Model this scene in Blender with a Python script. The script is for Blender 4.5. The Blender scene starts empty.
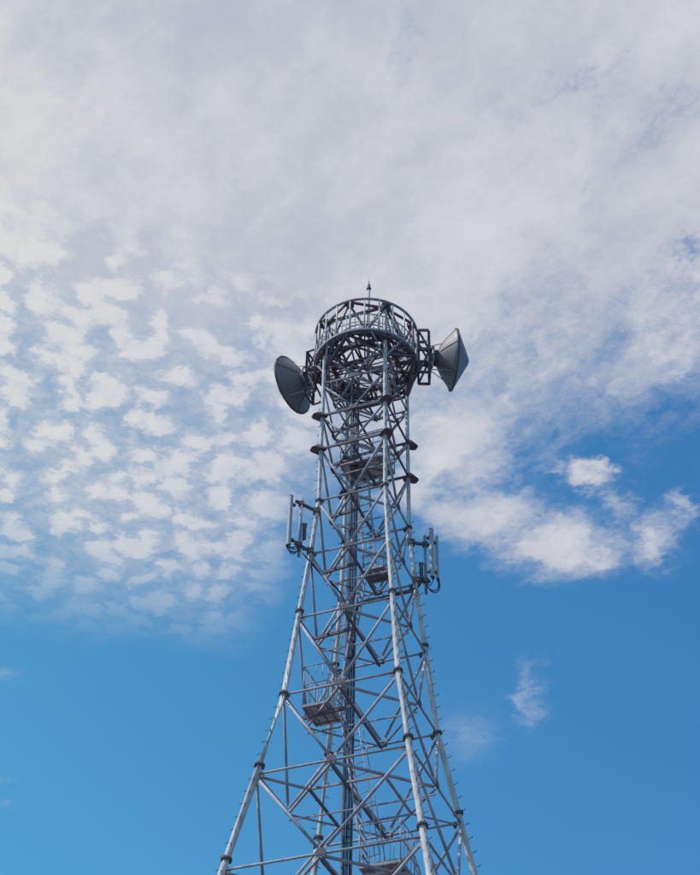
import bpy, bmesh, math, random
from mathutils import Vector, Matrix
random.seed(7)
R = math.radians
scene = bpy.context.scene
C = scene.collection

# ------------------------------------------------------------------ camera
EYE = 1.6
cam_data = bpy.data.cameras.new('camera')
cam = bpy.data.objects.new('camera', cam_data)
C.objects.link(cam)
cam.location = (0, 0, EYE)
cam.rotation_mode = 'XYZ'
cam.matrix_world = (Matrix.Translation((0, 0, EYE)) @ Matrix.Rotation(0.0140, 4, 'Z')
                    @ Matrix.Rotation(math.pi/2 + 0.7507, 4, 'X') @ Matrix.Rotation(0.0216, 4, 'Z'))
cam_data.sensor_fit = 'HORIZONTAL'
cam_data.sensor_width = 36.0
cam_data.lens = 36.0 * 1491.7 / 700.0
cam_data.clip_start = 0.1
cam_data.clip_end = 12000
scene.camera = cam
scene.render.resolution_x = 819
scene.render.resolution_y = 1024

# ------------------------------------------------------------------ sun, exposure
SUN_AZ_LEFT = R(76)      # the sun stands behind the camera, this far round to the left
SUN_EL = R(56)
sun_dir = Vector((-math.sin(SUN_AZ_LEFT)*math.cos(SUN_EL), -math.cos(SUN_AZ_LEFT)*math.cos(SUN_EL), math.sin(SUN_EL)))
sd = bpy.data.lights.new('sun', 'SUN')
sd.energy = 3.9
sd.angle = R(0.6)
sd.color = (1.0, 0.95, 0.88)
sun = bpy.data.objects.new('sun', sd)
C.objects.link(sun)
sun.location = (-30, -20, 60)
sun.rotation_euler = (-sun_dir).to_track_quat('-Z', 'Y').to_euler()
scene.view_settings.view_transform = 'Standard'
scene.view_settings.look = 'None'
scene.view_settings.exposure = 0.0
scene.view_settings.gamma = 1.0
scene.view_settings.use_curve_mapping = False

# ------------------------------------------------------------------ world: sky with a cloud layer
world = bpy.data.worlds.new('World')
scene.world = world
world.use_nodes = True
world.cycles.sampling_method = 'MANUAL'
world.cycles.sample_map_resolution = 256
wt = world.node_tree
wt.nodes.clear()

class G:
    """tiny node-graph helper: every call returns an output socket"""
    def __init__(s, t): s.t = t
    def put(s, sock, v):
        if isinstance(v, bpy.types.NodeSocket): s.t.links.new(v, sock)
        else: sock.default_value = v
    def m(s, op, a, b=0.0, c=0.0, clamp=False):
        n = s.t.nodes.new('ShaderNodeMath'); n.operation = op; n.use_clamp = clamp
        for i, v in enumerate((a, b, c)): s.put(n.inputs[i], v)
        return n.outputs[0]
    def v(s, op, a, b=(0, 0, 0), scale=1.0):
        n = s.t.nodes.new('ShaderNodeVectorMath'); n.operation = op
        s.put(n.inputs[0], a); s.put(n.inputs[1], b); s.put(n.inputs[3], scale)
        return n.outputs[1] if op in ('DISTANCE', 'LENGTH', 'DOT_PRODUCT') else n.outputs[0]
    def xyz(s, a):
        n = s.t.nodes.new('ShaderNodeSeparateXYZ'); s.put(n.inputs[0], a); return n.outputs
    def comb(s, x, y, z=0.0):
        n = s.t.nodes.new('ShaderNodeCombineXYZ')
        for i, v in enumerate((x, y, z)): s.put(n.inputs[i], v)
        return n.outputs[0]
    def noise(s, vec, scale, detail=4, rough=0.5, dist=0.0, out='Fac', dim='3D', lac=2.0):
        n = s.t.nodes.new('ShaderNodeTexNoise'); n.noise_dimensions = dim
        s.put(n.inputs['Vector'], vec); s.put(n.inputs['Scale'], scale); s.put(n.inputs['Detail'], detail)
        s.put(n.inputs['Roughness'], rough); s.put(n.inputs['Distortion'], dist); s.put(n.inputs['Lacunarity'], lac)
        return n.outputs[out]
    def rng(s, x, a, b, c=0.0, d=1.0, smooth=True):
        n = s.t.nodes.new('ShaderNodeMapRange'); n.interpolation_type = 'SMOOTHSTEP' if smooth else 'LINEAR'
        for i, v in enumerate((x, a, b, c, d)): s.put(n.inputs[i], v)
        return n.outputs[0]
    def mix(s, f, a, b, blend='MIX'):
        n = s.t.nodes.new('ShaderNodeMix'); n.data_type = 'RGBA'; n.blend_type = blend
        s.put(n.inputs[0], f); s.put(n.inputs[6], a); s.put(n.inputs[7], b)
        return n.outputs[2]
g = G(wt)
tc = wt.nodes.new('ShaderNodeTexCoord')
sky = wt.nodes.new('ShaderNodeTexSky')
sky.sky_type = 'NISHITA'
sky.sun_disc = False
sky.sun_elevation = SUN_EL
sky.sun_rotation = math.atan2(sun_dir.x, sun_dir.y)
sky.altitude = 0
sky.air_density = 1.0
sky.dust_density = 0.3
sky.ozone_density = 2.0
SKY_STRENGTH = 0.15
d = g.v('NORMALIZE', tc.outputs['Generated'])
dx, dy, dz = g.xyz(d)[:3]
dzc = g.m('MAXIMUM', dz, 0.03)
px = g.m('DIVIDE', dx, dzc)
py = g.m('DIVIDE', dy, dzc)
P = g.comb(px, py)            # position on a flat cloud deck one unit up
wcol = g.noise(P, 5.0, 5, 0.55, out='Color')
warp = g.v('SCALE', g.v('SUBTRACT', wcol, (0.5, 0.5, 0.5)), scale=0.10)
W = g.v('ADD', P, warp)
wx, wy, _ = g.xyz(W)[:3]
# cover: a deck overhead whose edge runs farther out on the left than on the right
edge = g.m('SUBTRACT', g.rng(px, -0.17, 0.0, 1.42, 1.23), g.rng(px, 0.05, 0.32, 0.0, 0.05))
wlen = g.v('LENGTH', W)
cover = g.rng(g.m('SUBTRACT', edge, wlen), -0.08, 0.46, 0.0, 1.0)
fcol = g.noise(P, 24.0, 6, 0.64, out='Color')
F = g.v('ADD', P, g.v('SCALE', g.v('SUBTRACT', fcol, (0.5, 0.5, 0.5)), scale=0.095))
def blob(x, y, sx, sy, amp, src=F):
    q = g.v('MULTIPLY', g.v('SUBTRACT', src, (x, y, 0)), (1/sx, 1/sy, 0))
    e = g.m('EXPONENT', g.m('MULTIPLY', g.v('DOT_PRODUCT', q, q), -1.0))
    return g.m('MULTIPLY', e, amp)
def blobs(lst, src=F):
    o = None
    for b in lst:
        e = blob(*b, src=src); o = e if o is None else g.m('MAXIMUM', o, e)
    return o
cum = blobs([(0.222, 1.120, .030, .026, .84), (0.212, 1.235, .070, .055, .78), (0.306, 1.222, .034, .055, .66),
             (0.326, 1.167, .018, .034, .50), (0.085, 1.075, .080, .10, .82), (0.120, 1.185, .085, .052, .74), (0.262, 1.17, .024, .035, .46), (0.05, 1.15, .05, .06, .7)])
wisp = blobs([(0.197, 1.520, .012, .050, .40), (0.206, 1.565, .014, .035, .38), (0.132, 1.615, .034, .055, .26), (-.425, 1.50, .016, .014, .26), (-.485, 1.74, .02, .008, .2), (-.485, 1.80, .015, .008, .15)])
gaps = blobs([(0.030, 0.63, .018, .09, .34), (0.160, 0.66, .045, .02, .42), (0.280, 0.822, .03, .012, .35), (0.235, 0.70, .05, .05, .30), (0.10, .70, .03, .05, .25), (0.30, 0.60, .04, .02, .3)])
nbig = g.noise(W, 4.4, 7, 0.62)
nfine = g.noise(F, 24.0, 6, 0.66)
nstreak = g.noise(g.v('MULTIPLY', g.v('ADD', W, g.comb(g.m('MULTIPLY', wy, 0.65), 0.0)), (15.0, 6.0, 1.0)), 1.0, 7, 0.62)
# small ragged puffs of the broken part of the deck
vor = wt.nodes.new('ShaderNodeTexVoronoi'); vor.feature = 'SMOOTH_F1'; vor.voronoi_dimensions = '2D'
wcell = g.v('ADD', P, g.v('SCALE', g.v('SUBTRACT', g.noise(P, 18.0, 6, 0.68, out='Color'), (0.5, 0.5, 0.5)), scale=0.075))
g.put(vor.inputs['Vector'], g.v('MULTIPLY', wcell, (1.0, 1.05, 1.0)))
g.put(vor.inputs['Scale'], 29.0); g.put(vor.inputs['Smoothness'], 0.5); g.put(vor.inputs['Randomness'], 1.0)
cell = g.rng(vor.outputs['Distance'], 0.02, 0.62, 1.0, 0.0)
ncell = g.rng(g.noise(wcell, 46.0, 6, 0.66), 0.25, 0.75, 0.0, 1.0)
cells = g.m('ADD', g.m('MULTIPLY', cell, 0.55), g.m('MULTIPLY', ncell, 0.45))
leftness = g.rng(px, 0.02, -0.12, 0.0, 1.0)
broken = g.m('MULTIPLY', leftness, g.rng(wlen, 0.80, 1.0, 0.0, 1.0))
rough = g.rng(px, -0.06, 0.14, 0.55, 1.0)
texa = g.m('MULTIPLY', rough, g.m('ADD', g.m('MULTIPLY', g.m('SUBTRACT', nbig, 0.5), 1.0), g.m('ADD', g.m('MULTIPLY', g.m('SUBTRACT', nstreak, 0.5), 0.85), g.m('MULTIPLY', g.m('SUBTRACT', nfine, 0.5), 0.75))))
deck = g.m('MULTIPLY', cover, g.rng(px, -0.05, 0.15, 1.15, 1.07))
body = g.m('MAXIMUM', deck, cum)
dens = g.m('ADD', g.m('SUBTRACT', body, gaps), g.m('MULTIPLY', texa, g.rng(body, 0.0, 0.35, 0.0, 1.0)))
alpha = g.rng(dens, 0.06, 0.92, 0.0, 0.97)
# broken deck: puffs with pale blue seams, thinning out toward the edge
shape = g.m('ADD', cells, g.m('MULTIPLY', g.m('SUBTRACT', nbig, 0.5), 0.55))
puff = g.m('ADD', g.rng(shape, -0.24, 0.60, 0.0, 0.80), g.rng(shape, 0.30, 0.95, 0.0, 0.20))
inner = g.m('SUBTRACT', edge, wlen)
thin = g.rng(inner, -0.06, 0.20, 0.0, 1.0)
fill = g.rng(inner, 0.36, 0.62, 0.0, 0.9)
puffed = g.m('ADD', g.m('MULTIPLY', fill, g.m('SUBTRACT', 1.0, puff)), puff)
aleft = g.m('MULTIPLY', thin, g.m('ADD', g.rng(inner, 0.0, 0.35, 0.10, 0.28), g.m('MULTIPLY', puffed, 0.68)))
alpha = g.m('ADD', g.m('MULTIPLY', alpha, g.m('SUBTRACT', 1.0, broken)), g.m('MULTIPLY', aleft, broken))
alpha = g.m('MAXIMUM', alpha, g.m('MULTIPLY', wisp, g.rng(nfine, 0.25, 0.7, 0.1, 1.0)))
# colour of the cloud: grey where the layer is thick, white where it is thin and lit
nshade = g.noise(W, 3.6, 7, 0.60)
lit = g.rng(g.m('ADD', g.m('MULTIPLY', nshade, 0.70), g.m('ADD', g.m('MULTIPLY', nfine, 0.16), g.m('ADD', g.m('MULTIPLY', nstreak, 0.22), g.m('MULTIPLY', g.m('SUBTRACT', shape, 0.34), g.m('MULTIPLY', broken, 0.62))))), 0.42, 0.67, 0.0, 1.0)
lit = g.m('MAXIMUM', lit, g.m('MAXIMUM', g.m('MULTIPLY', cum, 0.85), g.m('MULTIPLY', broken, 0.55)))
cream = g.mix(g.rng(px, -0.08, -0.34, 0.0, 1.0), (0.675, 0.675, 0.715, 1), (0.725, 0.72, 0.715, 1))
ccol = g.mix(lit, (0.495, 0.525, 0.605, 1), cream)
tint = g.mix(1.0, sky.outputs['Color'], g.mix(g.rng(dx, -0.35, 0.35), (0.42, 1.06, 1.08, 1), (0.33, 0.83, 1.09, 1)), 'MULTIPLY')
skycol = g.v('SCALE', tint, scale=SKY_STRENGTH)
final = g.mix(alpha, skycol, ccol)
bg = wt.nodes.new('ShaderNodeBackground')
wt.links.new(final, bg.inputs['Color']); bg.inputs['Strength'].default_value = 1.0
wo = wt.nodes.new('ShaderNodeOutputWorld')
wt.links.new(bg.outputs[0], wo.inputs['Surface'])

# ------------------------------------------------------------------ materials
def mat(name, col, rough=0.5, metal=0.0, vary=0.2, scale=6.0, dirt=None, dirt_amt=0.3, bump=0.0, spec=0.25):
    m = bpy.data.materials.new(name); m.use_nodes = True
    t = m.node_tree; b = t.nodes['Principled BSDF']; k = G(t)
    co = t.nodes.new('ShaderNodeTexCoord').outputs['Object']
    geo = t.nodes.new('ShaderNodeNewGeometry').outputs['Position']
    n1 = k.noise(geo, scale, 6, 0.6)
    n2 = k.noise(k.v('MULTIPLY', geo, (scale*5, scale*5, scale*0.6)), 1.0, 4, 0.6)
    f = k.m('ADD', k.m('MULTIPLY', n1, 0.6), k.m('MULTIPLY', n2, 0.4))
    lo = tuple(c*(1-vary) for c in col)+(1,); hi = tuple(min(1, c*(1+vary)) for c in col)+(1,)
    c = k.mix(k.rng(f, 0.3, 0.7), lo, hi)
    if dirt:
        c = k.mix(k.m('MULTIPLY', k.rng(k.noise(geo, scale*1.7, 7, 0.7), 0.52, 0.72), dirt_amt), c, tuple(dirt)+(1,))
    k.put(b.inputs['Base Color'], c)
    b.inputs['Metallic'].default_value = metal; b.inputs['Specular IOR Level'].default_value = spec
    k.put(b.inputs['Roughness'], k.rng(n1, 0.2, 0.8, max(0.05, rough-0.12), min(1, rough+0.12), smooth=False))
    if bump:
        bn = t.nodes.new('ShaderNodeBump'); bn.inputs['Strength'].default_value = bump; bn.inputs['Distance'].default_value = 0.01
        k.put(bn.inputs['Height'], n2); t.links.new(bn.outputs[0], b.inputs['Normal'])
    return m
M = dict(
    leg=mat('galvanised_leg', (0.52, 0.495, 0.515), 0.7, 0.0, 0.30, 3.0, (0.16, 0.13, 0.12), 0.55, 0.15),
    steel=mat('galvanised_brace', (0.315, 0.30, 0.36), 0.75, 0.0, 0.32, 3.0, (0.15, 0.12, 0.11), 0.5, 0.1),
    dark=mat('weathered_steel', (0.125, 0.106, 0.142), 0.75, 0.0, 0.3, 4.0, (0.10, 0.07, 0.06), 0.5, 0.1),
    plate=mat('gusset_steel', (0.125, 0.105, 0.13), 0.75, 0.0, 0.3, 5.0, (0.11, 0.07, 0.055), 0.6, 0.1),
    dish=mat('dish_shell_paint', (0.215, 0.202, 0.22), 0.5, 0.1, 0.12, 2.0, (0.2, 0.19, 0.18), 0.35),
    radome=mat('radome_fabric', (0.20, 0.197, 0.225), 0.45, 0.1, 0.1, 2.0, (0.2, 0.19, 0.18), 0.3),
    panel=mat('antenna_plastic', (0.345, 0.345, 0.385), 0.5, 0.0, 0.08, 3.0, (0.3, 0.28, 0.26), 0.3),
    box=mat('radio_casing', (0.16, 0.16, 0.18), 0.5, 0.0, 0.2, 5.0),
    cable=mat('cable_rubber', (0.055, 0.048, 0.062), 0.6, 0.0, 0.3, 4.0),
    concrete=mat('footing_concrete', (0.33, 0.32, 0.30), 0.85, 0.0, 0.2, 2.0, (0.15, 0.14, 0.12), 0.5, 0.3),
    grate=mat('grating_steel', (0.20, 0.20, 0.26), 0.7, 0.0, 0.25, 6.0),
)

# ------------------------------------------------------------------ mesh helpers
def link(name, me, m, parent=None, loc=(0, 0, 0)):
    o = bpy.data.objects.new(name, me); C.objects.link(o)
    if m is not None and not me.materials: me.materials.append(m)
    o.location = loc
    if parent is not None: o.parent = parent
    return o
def tag(o, label, cat, group=None):
    o['label'] = label; o['category'] = cat
    if group: o['group'] = group
    return o
def thing(name, loc, label, cat, group=None):
    o = bpy.data.objects.new(name, None); C.objects.link(o); o.location = loc; o.empty_display_size = 0.3
    return tag(o, label, cat, group)
def basis(dirv, up=None):
    z = dirv.normalized()
    u = Vector(up) if up is not None else Vector((0, 0, 1))
    if abs(z.dot(u.normalized())) > 0.98: u = Vector((1, 0, 0))
    x = u.cross(z).normalized(); y = z.cross(x)
    return x, y, z
class MB:
    def __init__(s): s.v = []; s.f = []; s.sm = []
    def extrude(s, prof, p0, p1, up=None, smooth=False, scale1=1.0):
        p0 = Vector(p0); p1 = Vector(p1); x, y, z = basis(p1-p0, up); n = len(prof); b = len(s.v)
        for p, k in ((p0, 1.0), (p1, scale1)):
            for a, c in prof: s.v.append(p + x*a*k + y*c*k)
        for i in range(n):
            j = (i+1) % n; s.f.append((b+i, b+j, b+n+j, b+n+i)); s.sm.append(smooth)
        s.f.append(tuple(range(b+n-1, b-1, -1))); s.sm.append(False)
        s.f.append(tuple(range(b+n, b+2*n))); s.sm.append(False)
        return s
    def tube(s, p0, p1, r, n=10, r1=None):
        return s.extrude([(r*math.cos(2*math.pi*i/n), r*math.sin(2*math.pi*i/n)) for i in range(n)], p0, p1, None, True, 1.0 if r1 is None else r1/r)
    def box(s, p0, p1, w, h, up=None):
        return s.extrude([(-w/2, -h/2), (w/2, -h/2), (w/2, h/2), (-w/2, h/2)], p0, p1, up)
    def angle(s, p0, p1, a, t=0.008, up=None):
        return s.extrude([(-a/2, -a/2), (a/2, -a/2), (a/2, -a/2+t), (-a/2+t, -a/2+t), (-a/2+t, a/2), (-a/2, a/2)], p0, p1, up)
    def channel(s, p0, p1, w, h, t=0.01, up=None):
        return s.extrude([(-w/2, -h/2), (w/2, -h/2), (w/2, h/2), (w/2-t, h/2), (w/2-t, -h/2+t), (-w/2+t, -h/2+t), (-w/2+t, h/2), (-w/2, h/2)], p0, p1, up)
    def path(s, pts, r, n=8, closed=False):
        pts = [Vector(p) for p in pts]; m = len(pts); b = len(s.v)
        for i, p in enumerate(pts):
            a = pts[(i-1) % m] if (closed or i > 0) else p
            c = pts[(i+1) % m] if (closed or i < m-1) else p
            x, y, z = basis(c-a)
            rr = r[i] if isinstance(r, (list, tuple)) else r
            for k in range(n):
                t = 2*math.pi*k/n; s.v.append(p + x*rr*math.cos(t) + y*rr*math.sin(t))
        for i in range(m if closed else m-1):
            for k in range(n):
                j = (i+1) % m; l = (k+1) % n
                s.f.append((b+i*n+k, b+i*n+l, b+j*n+l, b+j*n+k)); s.sm.append(True)
        if not closed:
            s.f.append(tuple(range(b+n-1, b-1, -1))); s.f.append(tuple(range(b+(m-1)*n, b+m*n))); s.sm += [False, False]
        return s
    def lathe(s, prof, n=32, mtx=Matrix.Identity(4), smooth=True):
        b = len(s.v); m = len(prof)
        for i in range(n):
            t = 2*math.pi*i/n
            for r, z in prof: s.v.append(mtx @ Vector((r*math.cos(t), r*math.sin(t), z)))
        for i in range(n):
            j = (i+1) % n
            for k in range(m-1):
                s.f.append((b+i*m+k, b+j*m+k, b+j*m+k+1, b+i*m+k+1)); s.sm.append(smooth)
        return s
    def build(s, name, m, parent=None, origin=None):
        """origin: world-ish point (parent space) used as the object's own origin"""
        o = Vector(origin) if origin is not None else Vector((0, 0, 0))
        me = bpy.data.meshes.new(name)
        me.from_pydata([tuple(v-o) for v in s.v], [], s.f)
        me.polygons.foreach_set('use_smooth', s.sm)
        me.update()
        return link(name, me, m, parent, o)

# ------------------------------------------------------------------ setting: ground
BASE = Vector((0, 32.954, 0))          # tower axis at ground level
gm = mat('dark_soil_ground', (0.115, 0.110, 0.112), 0.95, 0.0, 0.4, 0.35, (0.06, 0.065, 0.045), 0.6, 0.4)
gb = MB(); S = 6000
gb.v = [Vector(p) for p in ((-S, -S, 0), (S, -S, 0), (S, S, 0), (-S, S, 0))]; gb.f = [(0, 1, 2, 3)]; gb.sm = [False]
ground = gb.build('ground', gm); ground['kind'] = 'structure'

# ------------------------------------------------------------------ lattice tower
TW = 0.4179
LEVELS = [  # height above ground, half diagonal of the square
    (36.80, 1.42), (35.40, 1.42), (34.05, 1.42), (32.69, 1.42), (31.33, 1.425), (29.32, 1.425), (27.31, 1.609), (25.07, 1.877),
    (22.585, 2.172), (20.166, 2.755), (17.52, 3.423), (14.4, 4.20), (10.6, 5.15), (6.0, 6.30)]
FOOT = (0.35, 7.70)
CORNER = [-math.pi/2 + TW + k*math.pi/2 for k in range(4)]       # near, right, back, left
def corner(li, k, off=0.0, dz=0.0):
    z, r = LEVELS[li] if li < len(LEVELS) else FOOT
    a = CORNER[k % 4]
    return Vector(((r+off)*math.cos(a), (r+off)*math.sin(a), z+dz))
def mid(a, b, t=0.5): return a.lerp(b, t)
def facemid(li, k): return mid(corner(li, k), corner(li, k+1))

tower = thing('lattice_tower', BASE, 'tall four-legged galvanised steel lattice tower narrowing upward against the sky', 'tower')

def leg_radius(z): return 0.060 + (0.083-0.060)*min(1, max(0, (30-z)/10)) + 0.03*min(1, max(0, (18-z)/12))
flange_levels = [(1, 0.0), (5, 0.0), (7, 0.22), (8, 0.03), (9, 0.25), (10, 0.28), (11, 0.25), (12, 0.25), (13, 0.25)]
for k in range(4):
    pts = []; rad = []
    N = len(LEVELS)
    for i in range(N):
        pts.append(corner(i, k)); rad.append(leg_radius(LEVELS[i][0]))
    pts[0] = corner(0, k, 0, 0.10)
    pts.append(corner(N, k)); rad.append(leg_radius(0))
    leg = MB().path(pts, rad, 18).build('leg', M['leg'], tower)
    # flanged couplings with their bolts
    for li, dz in flange_levels:
        zz = LEVELS[li][0]+dz
        a = corner(li, k); b = corner(li-1, k)
        c = a.lerp(b, dz/(b.z-a.z)) if dz else a.copy()
        ax = (b-a).normalized() if dz else Vector((0, 0, 1))
        r = leg_radius(zz)
        f = MB()
        f.tube(c-ax*0.030, c-ax*0.004, r*1.6, 18); f.tube(c+ax*0.004, c+ax*0.030, r*1.6, 18)
        x, y, z = basis(ax)
        for q in range(8):
            t = 2*math.pi*q/8; o = x*math.cos(t)*r*1.42 + y*math.sin(t)*r*1.42
            f.tube(c+o-ax*0.06, c+o+ax*0.06, 0.013, 6)
        f.build('flange', M['plate'], leg, c)
    # climbing pegs up both flanks of the leg
    pg = MB(); zz = 3.0; side = 0
    arad = CORNER[k]; tang = Vector((-math.sin(arad), math.cos(arad), 0))
    while zz < 36.2:
        for i in range(len(pts)-1):
            if pts[i].z >= zz >= pts[i+1].z:
                p = pts[i].lerp(pts[i+1], (pts[i].z-zz)/(pts[i].z-pts[i+1].z)); break
        r = leg_radius(zz)
        for sgn in (1, -1):
            rdv = Vector((math.cos(arad), math.sin(arad), 0))
            dv = (rdv + tang*sgn*0.45).normalized() if k == 0 else (tang*sgn + rdv*0.35).normalized()
            if zz > 29.3 and sgn < 0 and k == 1: continue
            e = p + dv*(r+0.115) + Vector((0, 0, 0.17 if sgn < 0 else 0))
            s0 = p + dv*(r*0.9) + Vector((0, 0, 0.17 if sgn < 0 else 0))
            pg.tube(s0, e, 0.0095, 6); pg.tube(e, e+Vector((0, 0, 0.022))+dv*0.004, 0.012, 6)
        zz += 0.36
    po = pg.build('climbing_pegs', M['dark'], leg); po['kind'] = 'stuff'

def gusset(p, along, down, w, h, name='gusset_plate', t=0.014):
    """flat five-sided plate in the plane of a face"""
    along = along.normalized(); down = (down - along*down.dot(along)).normalized(); nrm = along.cross(down)
    pr = [(-w, -0.05), (w, -0.05), (w, 0.04), (w*0.45, h), (-w*0.45, h), (-w, 0.04)]
    b = MB(); base = 0
    for s_ in (-t/2, t/2):
        for a, c in pr: b.v.append(p + along*a + down*c + nrm*s_)
    n = len(pr)
    for i in range(n): j = (i+1) % n; b.f.append((i, j, n+j, n+i)); b.sm.append(False)
    b.f.append(tuple(range(n-1, -1, -1))); b.f.append(tuple(range(n, 2*n))); b.sm += [False, False]
    return b.build(name, M['plate'], tower, p)

def member(name, p0, p1, kind, size, m='steel', cut0=0.0, cut1=0.0, up=None):
    v = (p1-p0).normalized(); p0 = p0 + v*cut0; p1 = p1 - v*cut1
    b = MB()
    if kind == 'tube':
        b.tube(p0 + v*0.09, p1 - v*0.09, size, 12)
        # flattened bolted ends
        b.box(p0, p0+v*0.12, size*2.1, 0.016, up); b.box(p1-v*0.12, p1, size*2.1, 0.016, up)
    elif kind == 'angle': b.angle(p0, p1, size, 0.009, up)
    elif kind == 'channel': b.channel(p0, p1, size*0.6, size, 0.012, up)
    return b.build(name, M[m], tower, p0)

NL = len(LEVELS)
for li in range(NL):
    z, r = LEVELS[li]
    heavy = li in (3, 4)
    big = 1.0 + max(0, (22-z))*0.012
    lr = leg_radius(z)
    mids = [facemid(li, k) for k in range(4)]
    for k in range(4):
        a = corner(li, k); b = corner(li, k+1)
        out = mids[k].copy(); out.z = 0
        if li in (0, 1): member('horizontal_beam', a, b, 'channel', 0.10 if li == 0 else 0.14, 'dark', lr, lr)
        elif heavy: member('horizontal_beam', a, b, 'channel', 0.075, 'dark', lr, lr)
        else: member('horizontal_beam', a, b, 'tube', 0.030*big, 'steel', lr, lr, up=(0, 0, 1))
        # V braces of the panel above come down to the middle of this beam
        if li > 0:
            ua, ub = corner(li-1, k, 0, -0.10), corner(li-1, k+1, 0, -0.10)
            tgt = mids[k] + Vector((0, 0, 0.045))
            rad = (0.030 if li < 4 else 0.037)*big
            nrm = out.normalized()
            for q in (ua, ub):
                e = tgt + (q-tgt).normalized()*0.10
                member('diagonal_brace', q, e, 'tube', rad, 'steel', lr, 0, up=nrm)
            gusset(mids[k] + nrm*0.045, b-a, Vector((0, 0, 1)), 0.12*big, 0.115*big)
        # leg plates
        if li > 1:
            gusset(a + (b-a).normalized()*(lr+0.07), (b-a), (corner(li+1, k)-a) if li < NL-1 else Vector((0, 0, -1)), 0.06, 0.13, 'leg_plate')
            gusset(b - (b-a).normalized()*(lr+0.07), (b-a), (corner(li+1, k+1)-b) if li < NL-1 else Vector((0, 0, -1)), 0.06, 0.13, 'leg_plate')
    # diaphragm: diamond between the beam centres plus two cross members
    if li > 0:
        for k in range(4):
            member('diaphragm_brace', mids[k]-Vector((0, 0, 0.05)), mids[(k+1) % 4]-Vector((0, 0, 0.05)), 'angle', 0.056*big, 'steel', 0.05, 0.05)
        ms = 0.092 if li > 3 else 0.085
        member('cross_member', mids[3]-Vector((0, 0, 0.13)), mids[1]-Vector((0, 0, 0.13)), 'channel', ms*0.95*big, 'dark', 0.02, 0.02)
        # from the middle of the left-back face to the middle of the near-right face
        member('cross_tie', mids[2]-Vector((0, 0, 0.24)), mids[0]-Vector((0, 0, 0.24)), 'angle', 0.035, 'steel', 0.02, 0.02)
        if li <= 8:   # short bearer carrying the cable run
            t0 = mid(corner(li, 2), corner(li, 3), 0.66) - Vector((0, 0, 0.10)); t1 = mid(mids[3], mids[1], 0.30) - Vector((0, 0, 0.10))
            member('tray_bearer', t0, t1, 'channel', 0.09, 'dark', 0.03, 0.05)
    if li >= 9:       # wide levels: inner square and hip struts
        inner = [mid(mids[k], mids[(k+1) % 4]) - Vector((0, 0, 0.07)) for k in range(4)]
        for k in range(4):
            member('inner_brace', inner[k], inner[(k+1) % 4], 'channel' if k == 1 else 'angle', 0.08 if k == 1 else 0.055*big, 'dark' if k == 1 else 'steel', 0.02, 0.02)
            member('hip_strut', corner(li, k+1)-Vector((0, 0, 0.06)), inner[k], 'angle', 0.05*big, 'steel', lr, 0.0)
# lowest panel: diagonals to the feet
for k in range(4):
    m0 = facemid(NL-1, k)
    for q in (k, k+1):
        member('diagonal_brace', m0, corner(NL, q, 0, 0.5), 'tube', 0.055, 'steel', 0.1, 0.1)
for k in range(4):   # thick square corner brackets left from an older platform
    for li in (3, 4):
        a = corner(li, k, 0.02); ra = CORNER[k]; rd = Vector((math.cos(ra), math.sin(ra), 0)); tg = Vector((-rd.y, rd.x, 0))
        b = MB(); L_ = 0.30
        pr = [(-0.10, -0.19), (-0.10, 0.19), (L_-0.07, 0.15), (L_, 0.09), (L_, -0.09), (L_-0.07, -0.15)]
        for zz, kk in ((-0.10, 1.0), (0.09, 0.42)):
            for u, w in pr: b.v.append(a + rd*(u*kk) + tg*(w*kk) + Vector((0, 0, zz)))
        n = 6
        for i in range(n): j = (i+1) % n; b.f.append((i, j, n+j, n+i)); b.sm.append(False)
        b.f.append(tuple(range(n-1, -1, -1))); b.f.append(tuple(range(n, 2*n))); b.sm += [False, False]
        b.build('corner_bracket', M['dark'], tower, a)
# footings
for k in range(4):
    c = BASE + corner(NL, k); c.z = 0
    f = MB(); f.lathe([(0.0, 0.40), (0.62, 0.40), (0.66, 0.36), (0.72, -0.3), (0.0, -0.3)], 4, Matrix.Rotation(math.pi/4 + CORNER[k], 4, 'Z'), False)
    fo = f.build('concrete_footing', M['concrete']); fo.location = c
    fo['label'] = ['square concrete footing under the nearest tower leg', 'square concrete footing under the right-hand tower leg',
                   'square concrete footing under the rear tower leg', 'square concrete footing under the left-hand tower leg'][k]
    fo['category'] = 'footing'; fo['group'] = 'concrete footings of the tower'

# ------------------------------------------------------------------ round crown platform
Z0, Z1, RR = 35.40, 36.80, 1.63
crown = thing('round_platform', BASE + Vector((0, 0, Z0)), 'round steel platform like an open drum with railings around the tower top', 'platform')
def ring(name, rad, z, w, h, m, parent, n=72):
    b = MB(); b.lathe([(rad-w/2, z-h/2), (rad+w/2, z-h/2), (rad+w/2, z+h/2), (rad-w/2, z+h/2), (rad-w/2, z-h/2)], n, smooth=False)
    return b.build(name, M[m], parent)
def ringtube(name, rad, z, r, m, parent, n=64):
    return MB().path([(rad*math.cos(2*math.pi*i/n), rad*math.sin(2*math.pi*i/n), z) for i in range(n)], r, 10, True).build(name, M[m], parent)
H = Z1-Z0
ringtube('top_ring', RR, H, 0.044, 'steel', crown)
ring('floor_ring', RR, 0.0, 0.07, 0.075, 'steel', crown)
ring('skirt_ring', RR-0.062, -0.075, 0.045, 0.11, 'dark', crown)
ring('toe_board', RR-0.10, 0.13, 0.012, 0.10, 'steel', crown)
ring('inner_ring', RR*0.60, -0.02, 0.06, 0.09, 'dark', crown)
ringtube('hand_rail', RR-0.10, 0.80, 0.019, 'steel', crown)
ringtube('middle_rail', RR-0.10, 0.46, 0.014, 'steel', crown)
pm = MB().tube((0, 0, 0.05), (0, 0, H), 0.025, 8)
post0 = None
NP = 22
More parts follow.
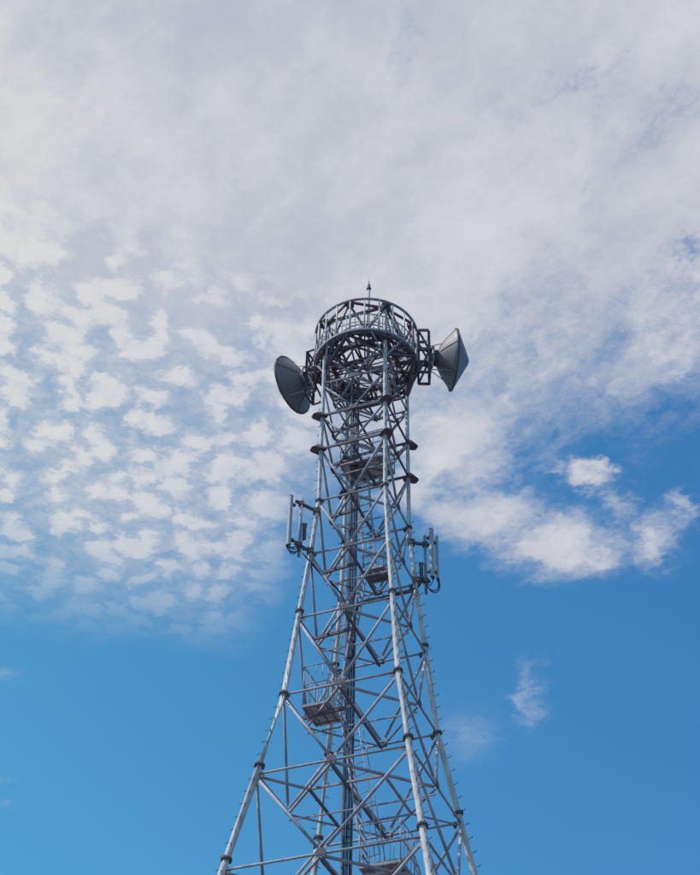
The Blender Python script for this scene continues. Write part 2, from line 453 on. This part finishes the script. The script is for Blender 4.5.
for i in range(NP):
    a = 2*math.pi*(i+0.35)/NP
    if post0 is None: post0 = pm.build('post', M['leg'], crown)
    o = post0 if i == 0 else post0.copy()
    if i: C.objects.link(o)
    o.location = (RR*math.cos(a), RR*math.sin(a), 0)
bal0 = None; NB = 66
for i in range(NB):
    a = 2*math.pi*i/NB
    if bal0 is None: bal0 = MB().tube((0, 0, 0.0), (0, 0, 0.80), 0.017, 6).build('baluster', M['leg'], crown)
    o = bal0 if i == 0 else bal0.copy()
    if i: C.objects.link(o)
    o.location = ((RR-0.10)*math.cos(a), (RR-0.10)*math.sin(a), 0)
def cmember(name, p0, p1, kind, size, m, up=None):
    p0 = Vector(p0); p1 = Vector(p1); b = MB()
    if kind == 'tube': b.tube(p0, p1, size, 10)
    elif kind == 'angle': b.angle(p0, p1, size, 0.009, up)
    else: b.channel(p0, p1, size*0.6, size, 0.012, up)
    return b.build(name, M[m], crown, p0)
def cp(r, a, z): return Vector((r*math.cos(a), r*math.sin(a), z))
FM = [CORNER[k]+math.pi/4 for k in range(4)]
for k in range(4):
    for s_ in (0, 1):   # from each leg top out to the ring over the middle of the face
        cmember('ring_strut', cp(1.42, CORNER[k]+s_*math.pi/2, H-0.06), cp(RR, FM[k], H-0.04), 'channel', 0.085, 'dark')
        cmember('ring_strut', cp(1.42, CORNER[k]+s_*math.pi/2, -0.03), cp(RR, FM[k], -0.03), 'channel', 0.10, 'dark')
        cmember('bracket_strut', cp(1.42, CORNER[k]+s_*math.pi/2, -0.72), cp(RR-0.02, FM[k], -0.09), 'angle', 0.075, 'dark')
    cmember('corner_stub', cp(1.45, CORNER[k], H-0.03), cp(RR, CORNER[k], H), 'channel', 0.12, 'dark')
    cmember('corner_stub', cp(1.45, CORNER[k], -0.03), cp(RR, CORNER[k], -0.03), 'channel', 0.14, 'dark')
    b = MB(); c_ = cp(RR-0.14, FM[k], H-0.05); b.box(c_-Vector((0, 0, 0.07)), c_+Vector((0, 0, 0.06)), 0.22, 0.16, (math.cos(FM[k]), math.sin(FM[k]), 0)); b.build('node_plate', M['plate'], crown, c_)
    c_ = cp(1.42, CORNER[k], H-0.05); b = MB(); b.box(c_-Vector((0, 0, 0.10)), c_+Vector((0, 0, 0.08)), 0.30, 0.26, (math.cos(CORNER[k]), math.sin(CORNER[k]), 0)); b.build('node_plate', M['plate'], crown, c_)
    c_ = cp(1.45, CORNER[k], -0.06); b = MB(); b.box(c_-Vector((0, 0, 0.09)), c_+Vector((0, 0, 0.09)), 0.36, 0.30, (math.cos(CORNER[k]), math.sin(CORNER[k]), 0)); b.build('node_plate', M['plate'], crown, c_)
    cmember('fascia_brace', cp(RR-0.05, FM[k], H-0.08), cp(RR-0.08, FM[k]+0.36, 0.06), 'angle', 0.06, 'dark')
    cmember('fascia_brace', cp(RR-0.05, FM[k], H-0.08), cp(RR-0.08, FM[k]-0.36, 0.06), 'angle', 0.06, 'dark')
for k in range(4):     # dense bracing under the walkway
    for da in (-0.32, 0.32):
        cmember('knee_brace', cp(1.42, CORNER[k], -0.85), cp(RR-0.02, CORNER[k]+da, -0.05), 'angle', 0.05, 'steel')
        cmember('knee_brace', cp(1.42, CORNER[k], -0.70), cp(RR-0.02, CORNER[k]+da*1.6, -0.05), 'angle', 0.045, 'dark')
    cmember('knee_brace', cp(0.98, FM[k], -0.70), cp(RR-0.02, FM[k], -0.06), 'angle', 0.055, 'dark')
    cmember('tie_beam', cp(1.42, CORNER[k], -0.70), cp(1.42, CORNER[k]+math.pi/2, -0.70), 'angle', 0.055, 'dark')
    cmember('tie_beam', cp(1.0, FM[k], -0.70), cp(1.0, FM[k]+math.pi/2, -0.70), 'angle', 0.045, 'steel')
    cmember('rail_brace', cp(RR-0.06, CORNER[k]-0.05, H-0.06), cp(RR-0.06, CORNER[k]-0.42, 0.05), 'angle', 0.045, 'steel')
    cmember('rail_brace', cp(RR-0.06, CORNER[k]+0.05, H-0.06), cp(RR-0.06, CORNER[k]+0.42, 0.05), 'angle', 0.045, 'steel')
for i in range(8):
    cmember('floor_beam', cp(0.15, CORNER[0]+i*math.pi/4+0.1, -0.09), cp(RR-0.04, CORNER[0]+i*math.pi/4+0.1, -0.09), 'angle', 0.06, 'dark')
for i in range(8):     # chords of the top ring and the inner guard rail
    a0 = FM[0]+i*math.pi/4
    cmember('ring_chord', cp(RR-0.03, a0, H-0.10), cp(RR-0.03, a0+math.pi*0.5, H-0.10), 'angle', 0.05, 'dark') if i % 2 else cmember('ring_chord', cp(RR-0.03, a0, -0.14), cp(RR-0.03, a0+math.pi*0.5, -0.14), 'angle', 0.06, 'dark')
    cmember('inner_post', cp(RR*0.6, a0+0.2, 0.0), cp(RR*0.6, a0+0.2, 0.95), 'tube', 0.02, 'steel')
    cmember('hanger', cp(RR-0.06, a0+0.33, -0.05), cp(1.05, a0+0.33, -0.72), 'angle', 0.045, 'dark')
ringtube('inner_rail', RR*0.6, 0.95, 0.02, 'steel', crown)
for i in range(20):   # floor joists
    a = 2*math.pi*(i+0.5)/20
    cmember('floor_joist', cp(RR*0.60, a, -0.03), cp(RR-0.03, a, -0.03), 'angle', 0.06, 'dark')
for a0, a1 in ((0.1, 1.2), (1.5, 2.7), (2.9, 3.8), (5.5, 6.1)):   # floor grating laid over parts of the walkway
    b = MB()
    rr = RR*0.62
    while rr < RR-0.08:
        n = 8
        for q in range(n):
            t0 = a0+(a1-a0)*q/n; t1 = a0+(a1-a0)*(q+1)/n
            b.box(cp(rr, t0, 0.03), cp(rr, t1, 0.03), 0.008, 0.03)
        rr += 0.034
    b.build('walkway_grating', M['grate'], crown)

# stand-off frames carrying the dishes
def standoff(ang, r0, r1, zlo, zhi, half):
    rd = Vector((math.cos(ang), math.sin(ang), 0)); tg = Vector((-rd.y, rd.x, 0))
    for s_ in (-1, 1):
        i0 = rd*r0 + tg*half*s_; o0 = rd*r1 + tg*half*s_
        up = Vector((0, 0, 1))
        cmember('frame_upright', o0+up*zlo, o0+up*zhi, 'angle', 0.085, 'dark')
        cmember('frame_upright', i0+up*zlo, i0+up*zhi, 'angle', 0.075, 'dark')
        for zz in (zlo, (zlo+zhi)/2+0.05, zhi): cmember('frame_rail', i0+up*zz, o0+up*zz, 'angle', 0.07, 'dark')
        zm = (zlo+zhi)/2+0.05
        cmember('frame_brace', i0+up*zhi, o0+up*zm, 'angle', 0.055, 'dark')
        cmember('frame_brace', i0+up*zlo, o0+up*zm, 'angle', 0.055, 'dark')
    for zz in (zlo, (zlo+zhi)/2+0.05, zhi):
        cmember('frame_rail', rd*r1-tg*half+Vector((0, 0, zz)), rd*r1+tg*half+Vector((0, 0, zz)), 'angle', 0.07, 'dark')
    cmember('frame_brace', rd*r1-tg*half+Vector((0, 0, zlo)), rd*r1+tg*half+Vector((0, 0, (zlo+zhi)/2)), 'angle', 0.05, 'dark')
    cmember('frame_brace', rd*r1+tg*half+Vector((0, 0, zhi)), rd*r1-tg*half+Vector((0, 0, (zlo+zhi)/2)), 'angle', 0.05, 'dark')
standoff(0.0, 1.66, 2.00, -0.46, 1.46, 0.26)
standoff(math.pi-0.47, 1.66, 2.02, -0.55, 1.40, 0.26)

# ------------------------------------------------------------------ dishes
def dish(centre, az, label, depth, pole_off, seams=6):
    """az: horizontal direction the dish looks in"""
    t = thing('dish_antenna', BASE+Vector(centre), label, 'dish antenna', 'microwave dishes on the crown platform')
    n = Vector((math.cos(az), math.sin(az), 0)); x, y, z = basis(n)
    mt = Matrix((x, y, z)).transposed().to_4x4()
    Rd = 1.0
    prof = [(0.16, -depth-0.02), (0.28, -depth), (0.36, -depth+0.045), (0.62, -depth*0.60), (0.86, -depth*0.22), (0.985, -0.02), (0.985, 0.0), (0.95, -0.015), (0.84, -depth*0.20+0.02), (0.60, -depth*0.57+0.02), (0.34, -depth+0.075), (0.0, -depth+0.06)]
    shell = MB().lathe(prof, 48, mt).build('reflector', M['dish'], t)
    rim = MB().lathe([(0.975, -0.035), (1.01, -0.035), (1.01, 0.03), (0.975, 0.03), (0.975, -0.035)], 64, mt, False).build('rim', M['plate'], t)
    MB().lathe([(1.0, 0.02), (0.98, 0.035), (0.5, 0.275), (0.16, 0.445), (0.09, 0.475), (0.03, 0.49), (0.0, 0.492)], 56, mt).build('radome', M['radome'], t)
    # raised seams on the back shell
    for q in range(seams):
        a = 2*math.pi*(q+0.12)/seams
        b = MB()
        pr = [prof[2], prof[3], prof[4], prof[5]]
        pts = [mt @ Vector((r*math.cos(a), r*math.sin(a), zz-0.006)) for r, zz in pr]
        b.path(pts, 0.013, 6); b.build('seam', M['steel'] if q % 2 else M['plate'], shell)
    for q in range(16):
        a = 2*math.pi*q/16
        b = MB(); c0 = mt @ Vector((1.012*math.cos(a), 1.012*math.sin(a), 0)); b.tube(c0-n*0.04, c0+n*0.035, 0.008, 6); b.build('rim_clip', M['plate'], rim)
    # hub ring, back frame, pipe and struts
    MB().lathe([(0.0, -depth-0.10), (0.24, -depth-0.10), (0.27, -depth-0.08), (0.27, -depth-0.01), (0.25, -depth+0.01)], 28, mt, False).build('hub', M['plate'], t)
    MB().lathe([(0.34, -depth-0.19), (0.40, -depth-0.19), (0.40, -depth-0.15), (0.34, -depth-0.15), (0.34, -depth-0.19)], 28, mt, False).build('mount_ring', M['steel'], t)
    back = -depth-pole_off
    pc = n*back
    MB().tube(pc-Vector((0, 0, 0.75)), pc+Vector((0, 0, 0.75)), 0.045, 14).build('mount_pipe', M['steel'], t, pc)
    for zz in (-0.36, 0.36):
        for s_ in (-1, 1):
            p0 = n*(-depth-0.13) + x*0.16*s_ + Vector((0, 0, zz*0.72)); p1 = pc + x*0.05*s_ + Vector((0, 0, zz))
            b = MB(); b.tube(p0, p1, 0.022, 8); b.build('mount_arm', M['steel'], t, p0)
        b = MB(); b.box(pc+Vector((0, 0, zz-0.05)), pc+Vector((0, 0, zz+0.05)), 0.16, 0.16, n); b.build('pipe_clamp', M['plate'], t, pc)
        p0 = pc+Vector((0, 0, zz)); b = MB(); b.box(p0, p0-n*0.30, 0.10, 0.08); b.build('bracket', M['plate'], t, p0)
    for zz, s_ in ((0.70, 1), (-0.70, -1), (-0.70, 1)):
        a = Vector((0, 0, zz*1.20)) + x*0.35*s_*(1 if zz < 0 else 0)
        e = pc + Vector((0, 0, 0.50 if zz > 0 else -0.55))
        b = MB(); b.tube(a - n*0.03, e, 0.014, 8); b.build('stay_rod', M['steel'], t, e)
    # feed box behind the hub
    b = MB(); c0 = n*(-depth-0.16); b.box(c0-Vector((0, 0, 0.12)), c0+Vector((0, 0, 0.12)), 0.2, 0.18, n); b.build('radio_unit', M['box'], t, c0)
    # lifting eye on the rim top
    b = MB(); b.tube(Vector((0, 0, 1.0)), Vector((0, 0, 1.07)), 0.014, 6); b.tube(Vector((0, 0, 1.06))-x*0.04, Vector((0, 0, 1.06))+x*0.04, 0.014, 6); b.build('lifting_eye', M['dark'], rim)
    return t
dish((2.775, 0.02, 35.79), R(7), 'large grey dish antenna on the right of the round platform, seen edge-on', 0.52, 0.28)
dish((-2.39, 1.30, 35.86), math.pi-R(32), 'large grey dish antenna left of the round platform, dark back toward the camera', 0.46, 0.26)

# ------------------------------------------------------------------ lightning rod
rod = thing('lightning_rod', BASE+Vector((0.06, 0, 35.4)), 'slender lightning rod with an arrow-like tip above the round platform', 'lightning rod')
MB().tube((0, 0, 0), (0, 0, 1.95), 0.060, 14).build('mast', M['steel'], rod)
MB().tube((0, 0, 1.95), (0, 0, 3.72), 0.043, 12).build('spike', M['steel'], rod)
MB().lathe([(0.0, 3.68), (0.075, 3.70), (0.078, 3.74), (0.05, 3.79), (0.055, 3.88), (0.026, 3.96), (0.010, 4.08), (0.0, 4.30)], 14).build('tip', M['dark'], rod)
MB().lathe([(0.03, 1.90), (0.09, 1.90), (0.09, 1.97), (0.03, 1.97)], 14, smooth=False).build('collar', M['plate'], rod)

# ------------------------------------------------------------------ cable run up the middle
run = thing('cable_run', BASE+Vector((-0.33, 0.30, 1.0)), 'vertical cable ladder packed with black feeder cables inside the tower', 'cable run')
HT = 34.2
for s_ in (-1, 1): MB().angle((s_*0.115, 0, 0), (s_*0.115, 0, HT), 0.05, 0.006, (0, 1, 0)).build('side_rail', M['dark'] if s_ > 0 else M['steel'], run, (s_*0.115, 0, 0))
rg0 = None; i = 0
zz = 0.3
while zz < HT:
    if rg0 is None: rg0 = MB().box((-0.11, 0.02, 0), (0.11, 0.02, 0), 0.035, 0.02).build('rung', M['steel'], run)
    o = rg0 if i == 0 else rg0.copy()
    if i: C.objects.link(o)
    o.location = (0, 0, zz); zz += 0.75; i += 1
for q in range(9):
    xx = -0.085 + 0.170*((q*2) % 7)/6; yy = -0.02 - 0.035*(q//7)
    pts = []
    top = HT - 0.15*q - (0 if q < 7 else 7.2)
    nseg = 60
    for j in range(nseg+1):
        z_ = top*j/nseg
        pts.append((xx+random.uniform(-.006, .006), yy+random.uniform(-.006, .006), z_))
    MB().path(pts, random.choice([0.010, 0.013, 0.016]), 7).build('feeder_cable', M['cable'], run)
# branches leaving toward the antennas
def cable(pts, r, name, parent, m='cable'):
    # smooth the polyline a little
    P_ = [Vector(p) for p in pts]
    for _ in range(3):
        Q = [P_[0]]
        for a, b in zip(P_, P_[1:]): Q += [a.lerp(b, .25), a.lerp(b, .75)]
        P_ = Q + [P_[-1]]
    return MB().path(P_, r, 7).build(name, M[m], parent)
for q in range(4):
    e = 0.028*q
    cable([(0.08, -0.03, 24.0-e), (0.12, 0.0, 25.2-e), (0.30, 0.03, 25.50-e), (0.9, 0.14, 25.72-e), (1.4, 0.22, 25.95-e), (1.85, 0.32, 26.18-e), (2.02, 0.36, 26.5)], 0.014, 'branch_cable', run)
for q in range(3):
    e = 0.028*q
    cable([(-0.08, -0.03, 24.6-e), (-0.2, -0.05, 25.5-e), (-0.4, -0.2, 25.76-e), (-0.8, -0.6, 25.86-e), (-1.05, -0.95, 25.96-e), (-1.38, -1.18, 26.2)], 0.012, 'branch_cable', run)
MB().channel((0.15, 0.02, 25.36), (1.75, 0.31, 26.05), 0.06, 0.05, 0.008).build('branch_tray', M['dark'], run, (0.15, 0.02, 25.36))
for q in range(7):
    p = Vector((0.3+0.2*q, 0.045+0.037*q, 25.45+0.087*q)); MB().box(p-Vector((0, 0, 0.05)), p+Vector((0, 0, 0.09)), 0.05, 0.07).build('cable_clip', M['steel'], run, p)

# ------------------------------------------------------------------ side antennas
def clamp_box(p, w, parent, m='plate'):
    b = MB(); b.box(p-Vector((0, 0, w*0.5)), p+Vector((0, 0, w*0.5)), w*1.3, w*1.3); return b.build('clamp', M[m], parent, p)
def mount(loc, leg_hi, leg_lo, pole_lo, pole_hi, beyond, label):
    """loc: foot of the pole; leg_*: points on the tower leg, tower space"""
    t = thing('antenna_mount', BASE+Vector(loc), label, 'antenna mount', 'antenna mounts on the tower legs')
    o = Vector(loc)
    MB().tube(Vector((0, 0, 0)), Vector((0, 0, pole_hi-pole_lo)), 0.045, 14).build('pole', M['steel'], t)
    for lp, e in ((leg_hi, beyond), (leg_lo, beyond*0.8)):
        a = Vector(lp)-o; b_ = Vector((0, 0, a.z+0.02)); v = (b_-a).normalized()
        m_ = MB(); m_.channel(a, b_+v*e, 0.055, 0.085, 0.01); m_.build('arm', M['dark'], t, a)
        clamp_box(a+v*0.02, 0.15, t); clamp_box(b_, 0.12, t)
    return t
def panel(loc, h, w, dpt, face, label, m='panel', group='panel antennas on the tower'):
    t = thing('panel_antenna', BASE+Vector(loc), label, 'antenna', group)
    fd = Vector((math.cos(face), math.sin(face), 0))
    pr = []
    for i in range(13):                      # rounded front, flat back
        a = -math.pi/2 + math.pi*i/12
        pr.append((w/2*math.sin(a), dpt*0.55*math.cos(a)))
    pr += [(w/2, -dpt*0.45), (-w/2, -dpt*0.45)]
    b = MB(); b.extrude([(x, y) for x, y in pr], Vector((0, 0, 0)), Vector((0, 0, h)), fd, False)
    b.build('radome', M[m], t)
    for zz in (-0.02, h):
        b = MB(); b.extrude([(x*1.04, y*1.04) for x, y in pr], Vector((0, 0, zz)), Vector((0, 0, zz+0.02)), fd, False); b.build('end_cap', M['plate'], t)
    for zz in (h*0.14, h*0.86):
        b = MB(); b.box(-fd*dpt*0.4+Vector((0, 0, zz)), -fd*(dpt*0.4+0.13)+Vector((0, 0, zz)), 0.08, 0.06); b.build('bracket', M['plate'], t)
    for q in (-1, 1):
        tg = Vector((-fd.y, fd.x, 0)); c0 = tg*q*w*0.25 + Vector((0, 0, -0.02))
        MB().tube(c0, c0-Vector((0, 0, 0.07)), 0.018, 8).build('connector', M['plate'], t, c0)
    return t
def radio(loc, face, label):
    t = thing('radio_unit', BASE+Vector(loc), label, 'radio unit', 'radio units behind the side antennas')
    fd = Vector((math.cos(face), math.sin(face), 0)); tg = Vector((-fd.y, fd.x, 0))
    MB().box(Vector((0, 0, 0)), Vector((0, 0, 0.50)), 0.11, 0.09, fd).build('casing', M['box'], t)
    for q in range(6):
        p = fd*0.055 + tg*(-0.045+0.018*q)
        MB().box(p+Vector((0, 0, 0.05)), p+Vector((0, 0, 0.46)), 0.005, 0.022, fd).build('fin', M['box'], t)
    MB().box(Vector((0, 0, 0.50)), Vector((0, 0, 0.53)), 0.14, 0.12, fd).build('lid', M['plate'], t)
    return t
def on_leg(k, z):
    for i in range(len(LEVELS)-1):
        if LEVELS[i][0] >= z >= LEVELS[i+1][0]:
            return corner(i, k).lerp(corner(i+1, k), (LEVELS[i][0]-z)/(LEVELS[i][0]-LEVELS[i+1][0]))
# left group
Lx, Ly = -1.78, -0.90
mount((Lx, Ly, 27.02), on_leg(3, 28.90), on_leg(3, 27.40), 27.02, 29.10, 0.20, 'grey pole on two dark arms clamped to the left tower leg')
panel((-2.08, -1.10, 27.27), 1.74, 0.14, 0.10, math.pi+R(38), 'slim pale panel antenna hanging off the left leg')
radio((-1.66, -0.93, 27.62), math.pi*1.5, 'small dark radio unit beside the pole on the left leg')
jl = thing('jumper_cable', BASE+Vector((-1.95, -1.0, 27.2)), 'tangle of black looped cables under the left panel antenna', 'cable', 'jumper cables of the side antennas')
for q in range(4):
    rr_ = 0.10+0.03*q
    pts = [(0.02*q-0.02 + rr_*math.cos(2*math.pi*i/20), 0.03*q + 0.2*rr_*math.sin(2*math.pi*i/20), 0.17+0.03*math.sin(q)+rr_*1.15*math.sin(2*math.pi*i/20)) for i in range(20)]
    MB().path(pts, 0.013, 7, True).build('loop', M['cable'], jl)
cable([(-0.11, -0.10, 0.02), (-0.1, -0.08, -0.16), (0.05, 0.02, -0.18), (0.17, 0.06, 0.1), (0.28, 0.05, 0.42)], 0.013, 'lead', jl)
cable([(-0.15, -0.10, 0.02), (-0.12, -0.08, -0.10), (0.02, 0.0, -0.13), (0.2, 0.06, 0.0), (0.5, 0.2, 0.2)], 0.013, 'lead', jl)
# right group
mount((1.765, 0.70, 27.02), on_leg(1, 28.78), on_leg(1, 27.45), 27.02, 29.12, 0.16, 'dark pole on two short arms clamped to the right tower leg')
panel((1.95, 0.45, 27.43), 1.71, 0.14, 0.10, R(-35), 'slim pale panel antenna nearer the right leg, the taller of that pair')
panel((2.10, 0.62, 27.50), 1.50, 0.11, 0.08, R(20), 'slim bluish grey panel antenna outermost on the right leg')
radio((1.64, 0.68, 27.55), math.pi*1.5, 'small dark radio unit between the right leg and its pole')
jr = thing('jumper_cable', BASE+Vector((1.95, 0.5, 27.3)), 'black cables hanging in a loop under the right panel antennas', 'cable', 'jumper cables of the side antennas')
for q in range(3):
    cable([(0.15+0.02*q, 0.11, 0.18), (0.17+0.02*q, 0.11, -0.12-0.05*q), (0.02, 0.1, -0.26-0.05*q), (-0.14, 0.16, -0.08), (-0.24, 0.18, 0.16), (-0.26, 0.17, 0.35)], 0.013, 'lead', jr)
cable([(0.0, -0.04, 0.10), (0.0, -0.02, -0.05), (-0.12, 0.12, -0.1), (-0.3, 0.18, 0.28)], 0.013, 'lead', jr)

# ------------------------------------------------------------------ rest platforms and inclined ladders inside the tower
def rest_platform(centre, ang, lx, ly, label, sides=(0, 1, 2), rail_h=1.05):
    t = thing('rest_platform', BASE+Vector(centre), label, 'platform', 'rest platforms inside the tower')
    ux = Vector((math.cos(ang), math.sin(ang), 0)); uy = Vector((-ux.y, ux.x, 0)); uz = Vector((0, 0, 1))
    cs = [ux*sx*lx/2 + uy*sy*ly/2 for sx, sy in ((-1, -1), (1, -1), (1, 1), (-1, 1))]
    for i in range(4):
        MB().channel(cs[i], cs[(i+1) % 4], 0.045, 0.07, 0.008).build('edge_beam', M['steel'], t, cs[i])
    n = max(4, int(ly/0.05))
    s0 = None
    for i in range(n):
        p = uy*(-ly/2 + ly*(i+0.5)/n) + uz*0.045
        if s0 is None: s0 = MB().box(-ux*lx/2, ux*lx/2, 0.036, 0.016).build('floor_slat', M['grate'], t)
        o = s0 if i == 0 else s0.copy()
        if i: C.objects.link(o)
        o.location = p
    for i in range(3):
        p = ux*(-lx/2+lx*(i+0.5)/3) + uz*0.028
        MB().box(p-uy*ly/2, p+uy*ly/2, 0.02, 0.02).build('cross_bar', M['grate'], t)
    for i in range(4): MB().tube(cs[i], cs[i]+uz*rail_h, 0.018, 8).build('rail_post', M['steel'], t, cs[i])
    for i in sides:
        a, b = cs[i], cs[(i+1) % 4]
        for zz in (rail_h, rail_h*0.55): MB().tube(a+uz*zz, b+uz*zz, 0.016, 8).build('guard_rail', M['steel'], t, a+uz*zz)
        for q in (1, 2, 3): MB().tube(a.lerp(b, q/4), a.lerp(b, q/4)+uz*rail_h, 0.010, 6).build('baluster', M['steel'], t, a.lerp(b, q/4))
    return t
def ladder(p0, p1, wdir, w, label, rails=True):
    """p0 foot, p1 head, tower space"""
    p0 = Vector(p0); p1 = Vector(p1); t = thing('ladder', BASE+p0, label, 'ladder', 'ladders between the rest platforms')
    v = p1-p0; L_ = v.length; vn = v.normalized(); wd = Vector(wdir); wd = (wd - vn*wd.dot(vn)).normalized(); nn = wd.cross(vn).normalized()
    if nn.z < 0: nn = -nn
    for s_ in (-1, 1):
        a = wd*w/2*s_; MB().channel(a, a+v, 0.035, 0.06, 0.007, wd).build('stringer', M['steel'], t, a)
        if rails:
            o = a + nn*0.42; MB().tube(o+vn*0.2, o+v-vn*0.1, 0.014, 8).build('hand_rail', M['steel'], t, o)
            for q in range(6):
                b = a + vn*(0.25+(L_-0.45)*q/5); MB().tube(b, b+nn*0.42, 0.011, 6).build('rail_post', M['steel'], t, b)
    n = int(L_/0.28); r0 = None
    for i in range(n):
        p = vn*(0.15+i*0.28)
        if r0 is None: r0 = MB().box(-wd*w/2, wd*w/2, 0.03, 0.03).build('rung', M['steel'], t)
        o = r0 if i == 0 else r0.copy()
        if i: C.objects.link(o)
        o.location = p
    return t
A0 = CORNER[0]+math.pi/4                   # normal of the near-right face
bx = Vector((math.cos(FM[1]), math.sin(FM[1]), 0))      # toward the back-right face
lx_ = Vector((math.cos(FM[2]), math.sin(FM[2]), 0))     # toward the back-left face
rx_ = Vector((math.cos(FM[0]), math.sin(FM[0]), 0))
zb, zd, zf, zh = LEVELS[4][0], LEVELS[6][0], LEVELS[8][0], LEVELS[10][0]
angp = FM[1]-math.pi/2
pb = bx*0.42 - rx_*0.08; pd = bx*0.48 + rx_*0.22; pf = lx_*1.02 - bx*0.22; ph = Vector((0.62, -1.12, 0))
rest_platform((pb.x, pb.y, zb+0.12), angp, 1.40, 0.90, 'highest inner rest platform with fine grating, just under the bracketed beams')
rest_platform((pd.x, pd.y, zd+0.12), angp, 0.62, 0.62, 'small railed rest platform inside the tower between the two side antenna groups', rail_h=0.95)
rest_platform((pf.x, pf.y, zf+0.12), angp, 0.70, 0.95, 'railed rest platform on the left side of the tower, below the antennas', (0, 1, 2, 3), 1.22)
rest_platform((ph.x, ph.y, zh+0.12), angp, 1.0, 0.95, 'lowest railed rest platform at the bottom edge of the picture')
ladder(pd+bx*0.0-rx_*0.2+Vector((0, 0, zd+0.15)), pb-rx_*0.2+bx*0.05+Vector((0, 0, zb+0.15)), rx_, 0.36, 'nearly upright ladder hanging below the highest rest platform', False)
ladder(pf+rx_*0.5+Vector((0, 0, zf+0.15)), pd-rx_*0.42+Vector((0, 0, zd+0.15)), bx, 0.36, 'inclined ladder leading left down from the small middle platform')
ladder(ph-rx_*0.45-bx*0.1+Vector((0, 0, zh+0.15)), pf+rx_*0.52+bx*0.1+Vector((0, 0, zf+0.15)), bx, 0.40, 'long pale inclined ladder from the left platform down to the lowest platform')
ladder(ph+rx_*0.75+bx*0.55+Vector((0, 0, LEVELS[11][0]+0.1))+rx_*0.9, ph+rx_*0.45+bx*0.1+Vector((0, 0, zh+0.95)), bx, 0.40, 'dark inclined ladder going down to the right from the lowest platform', False)
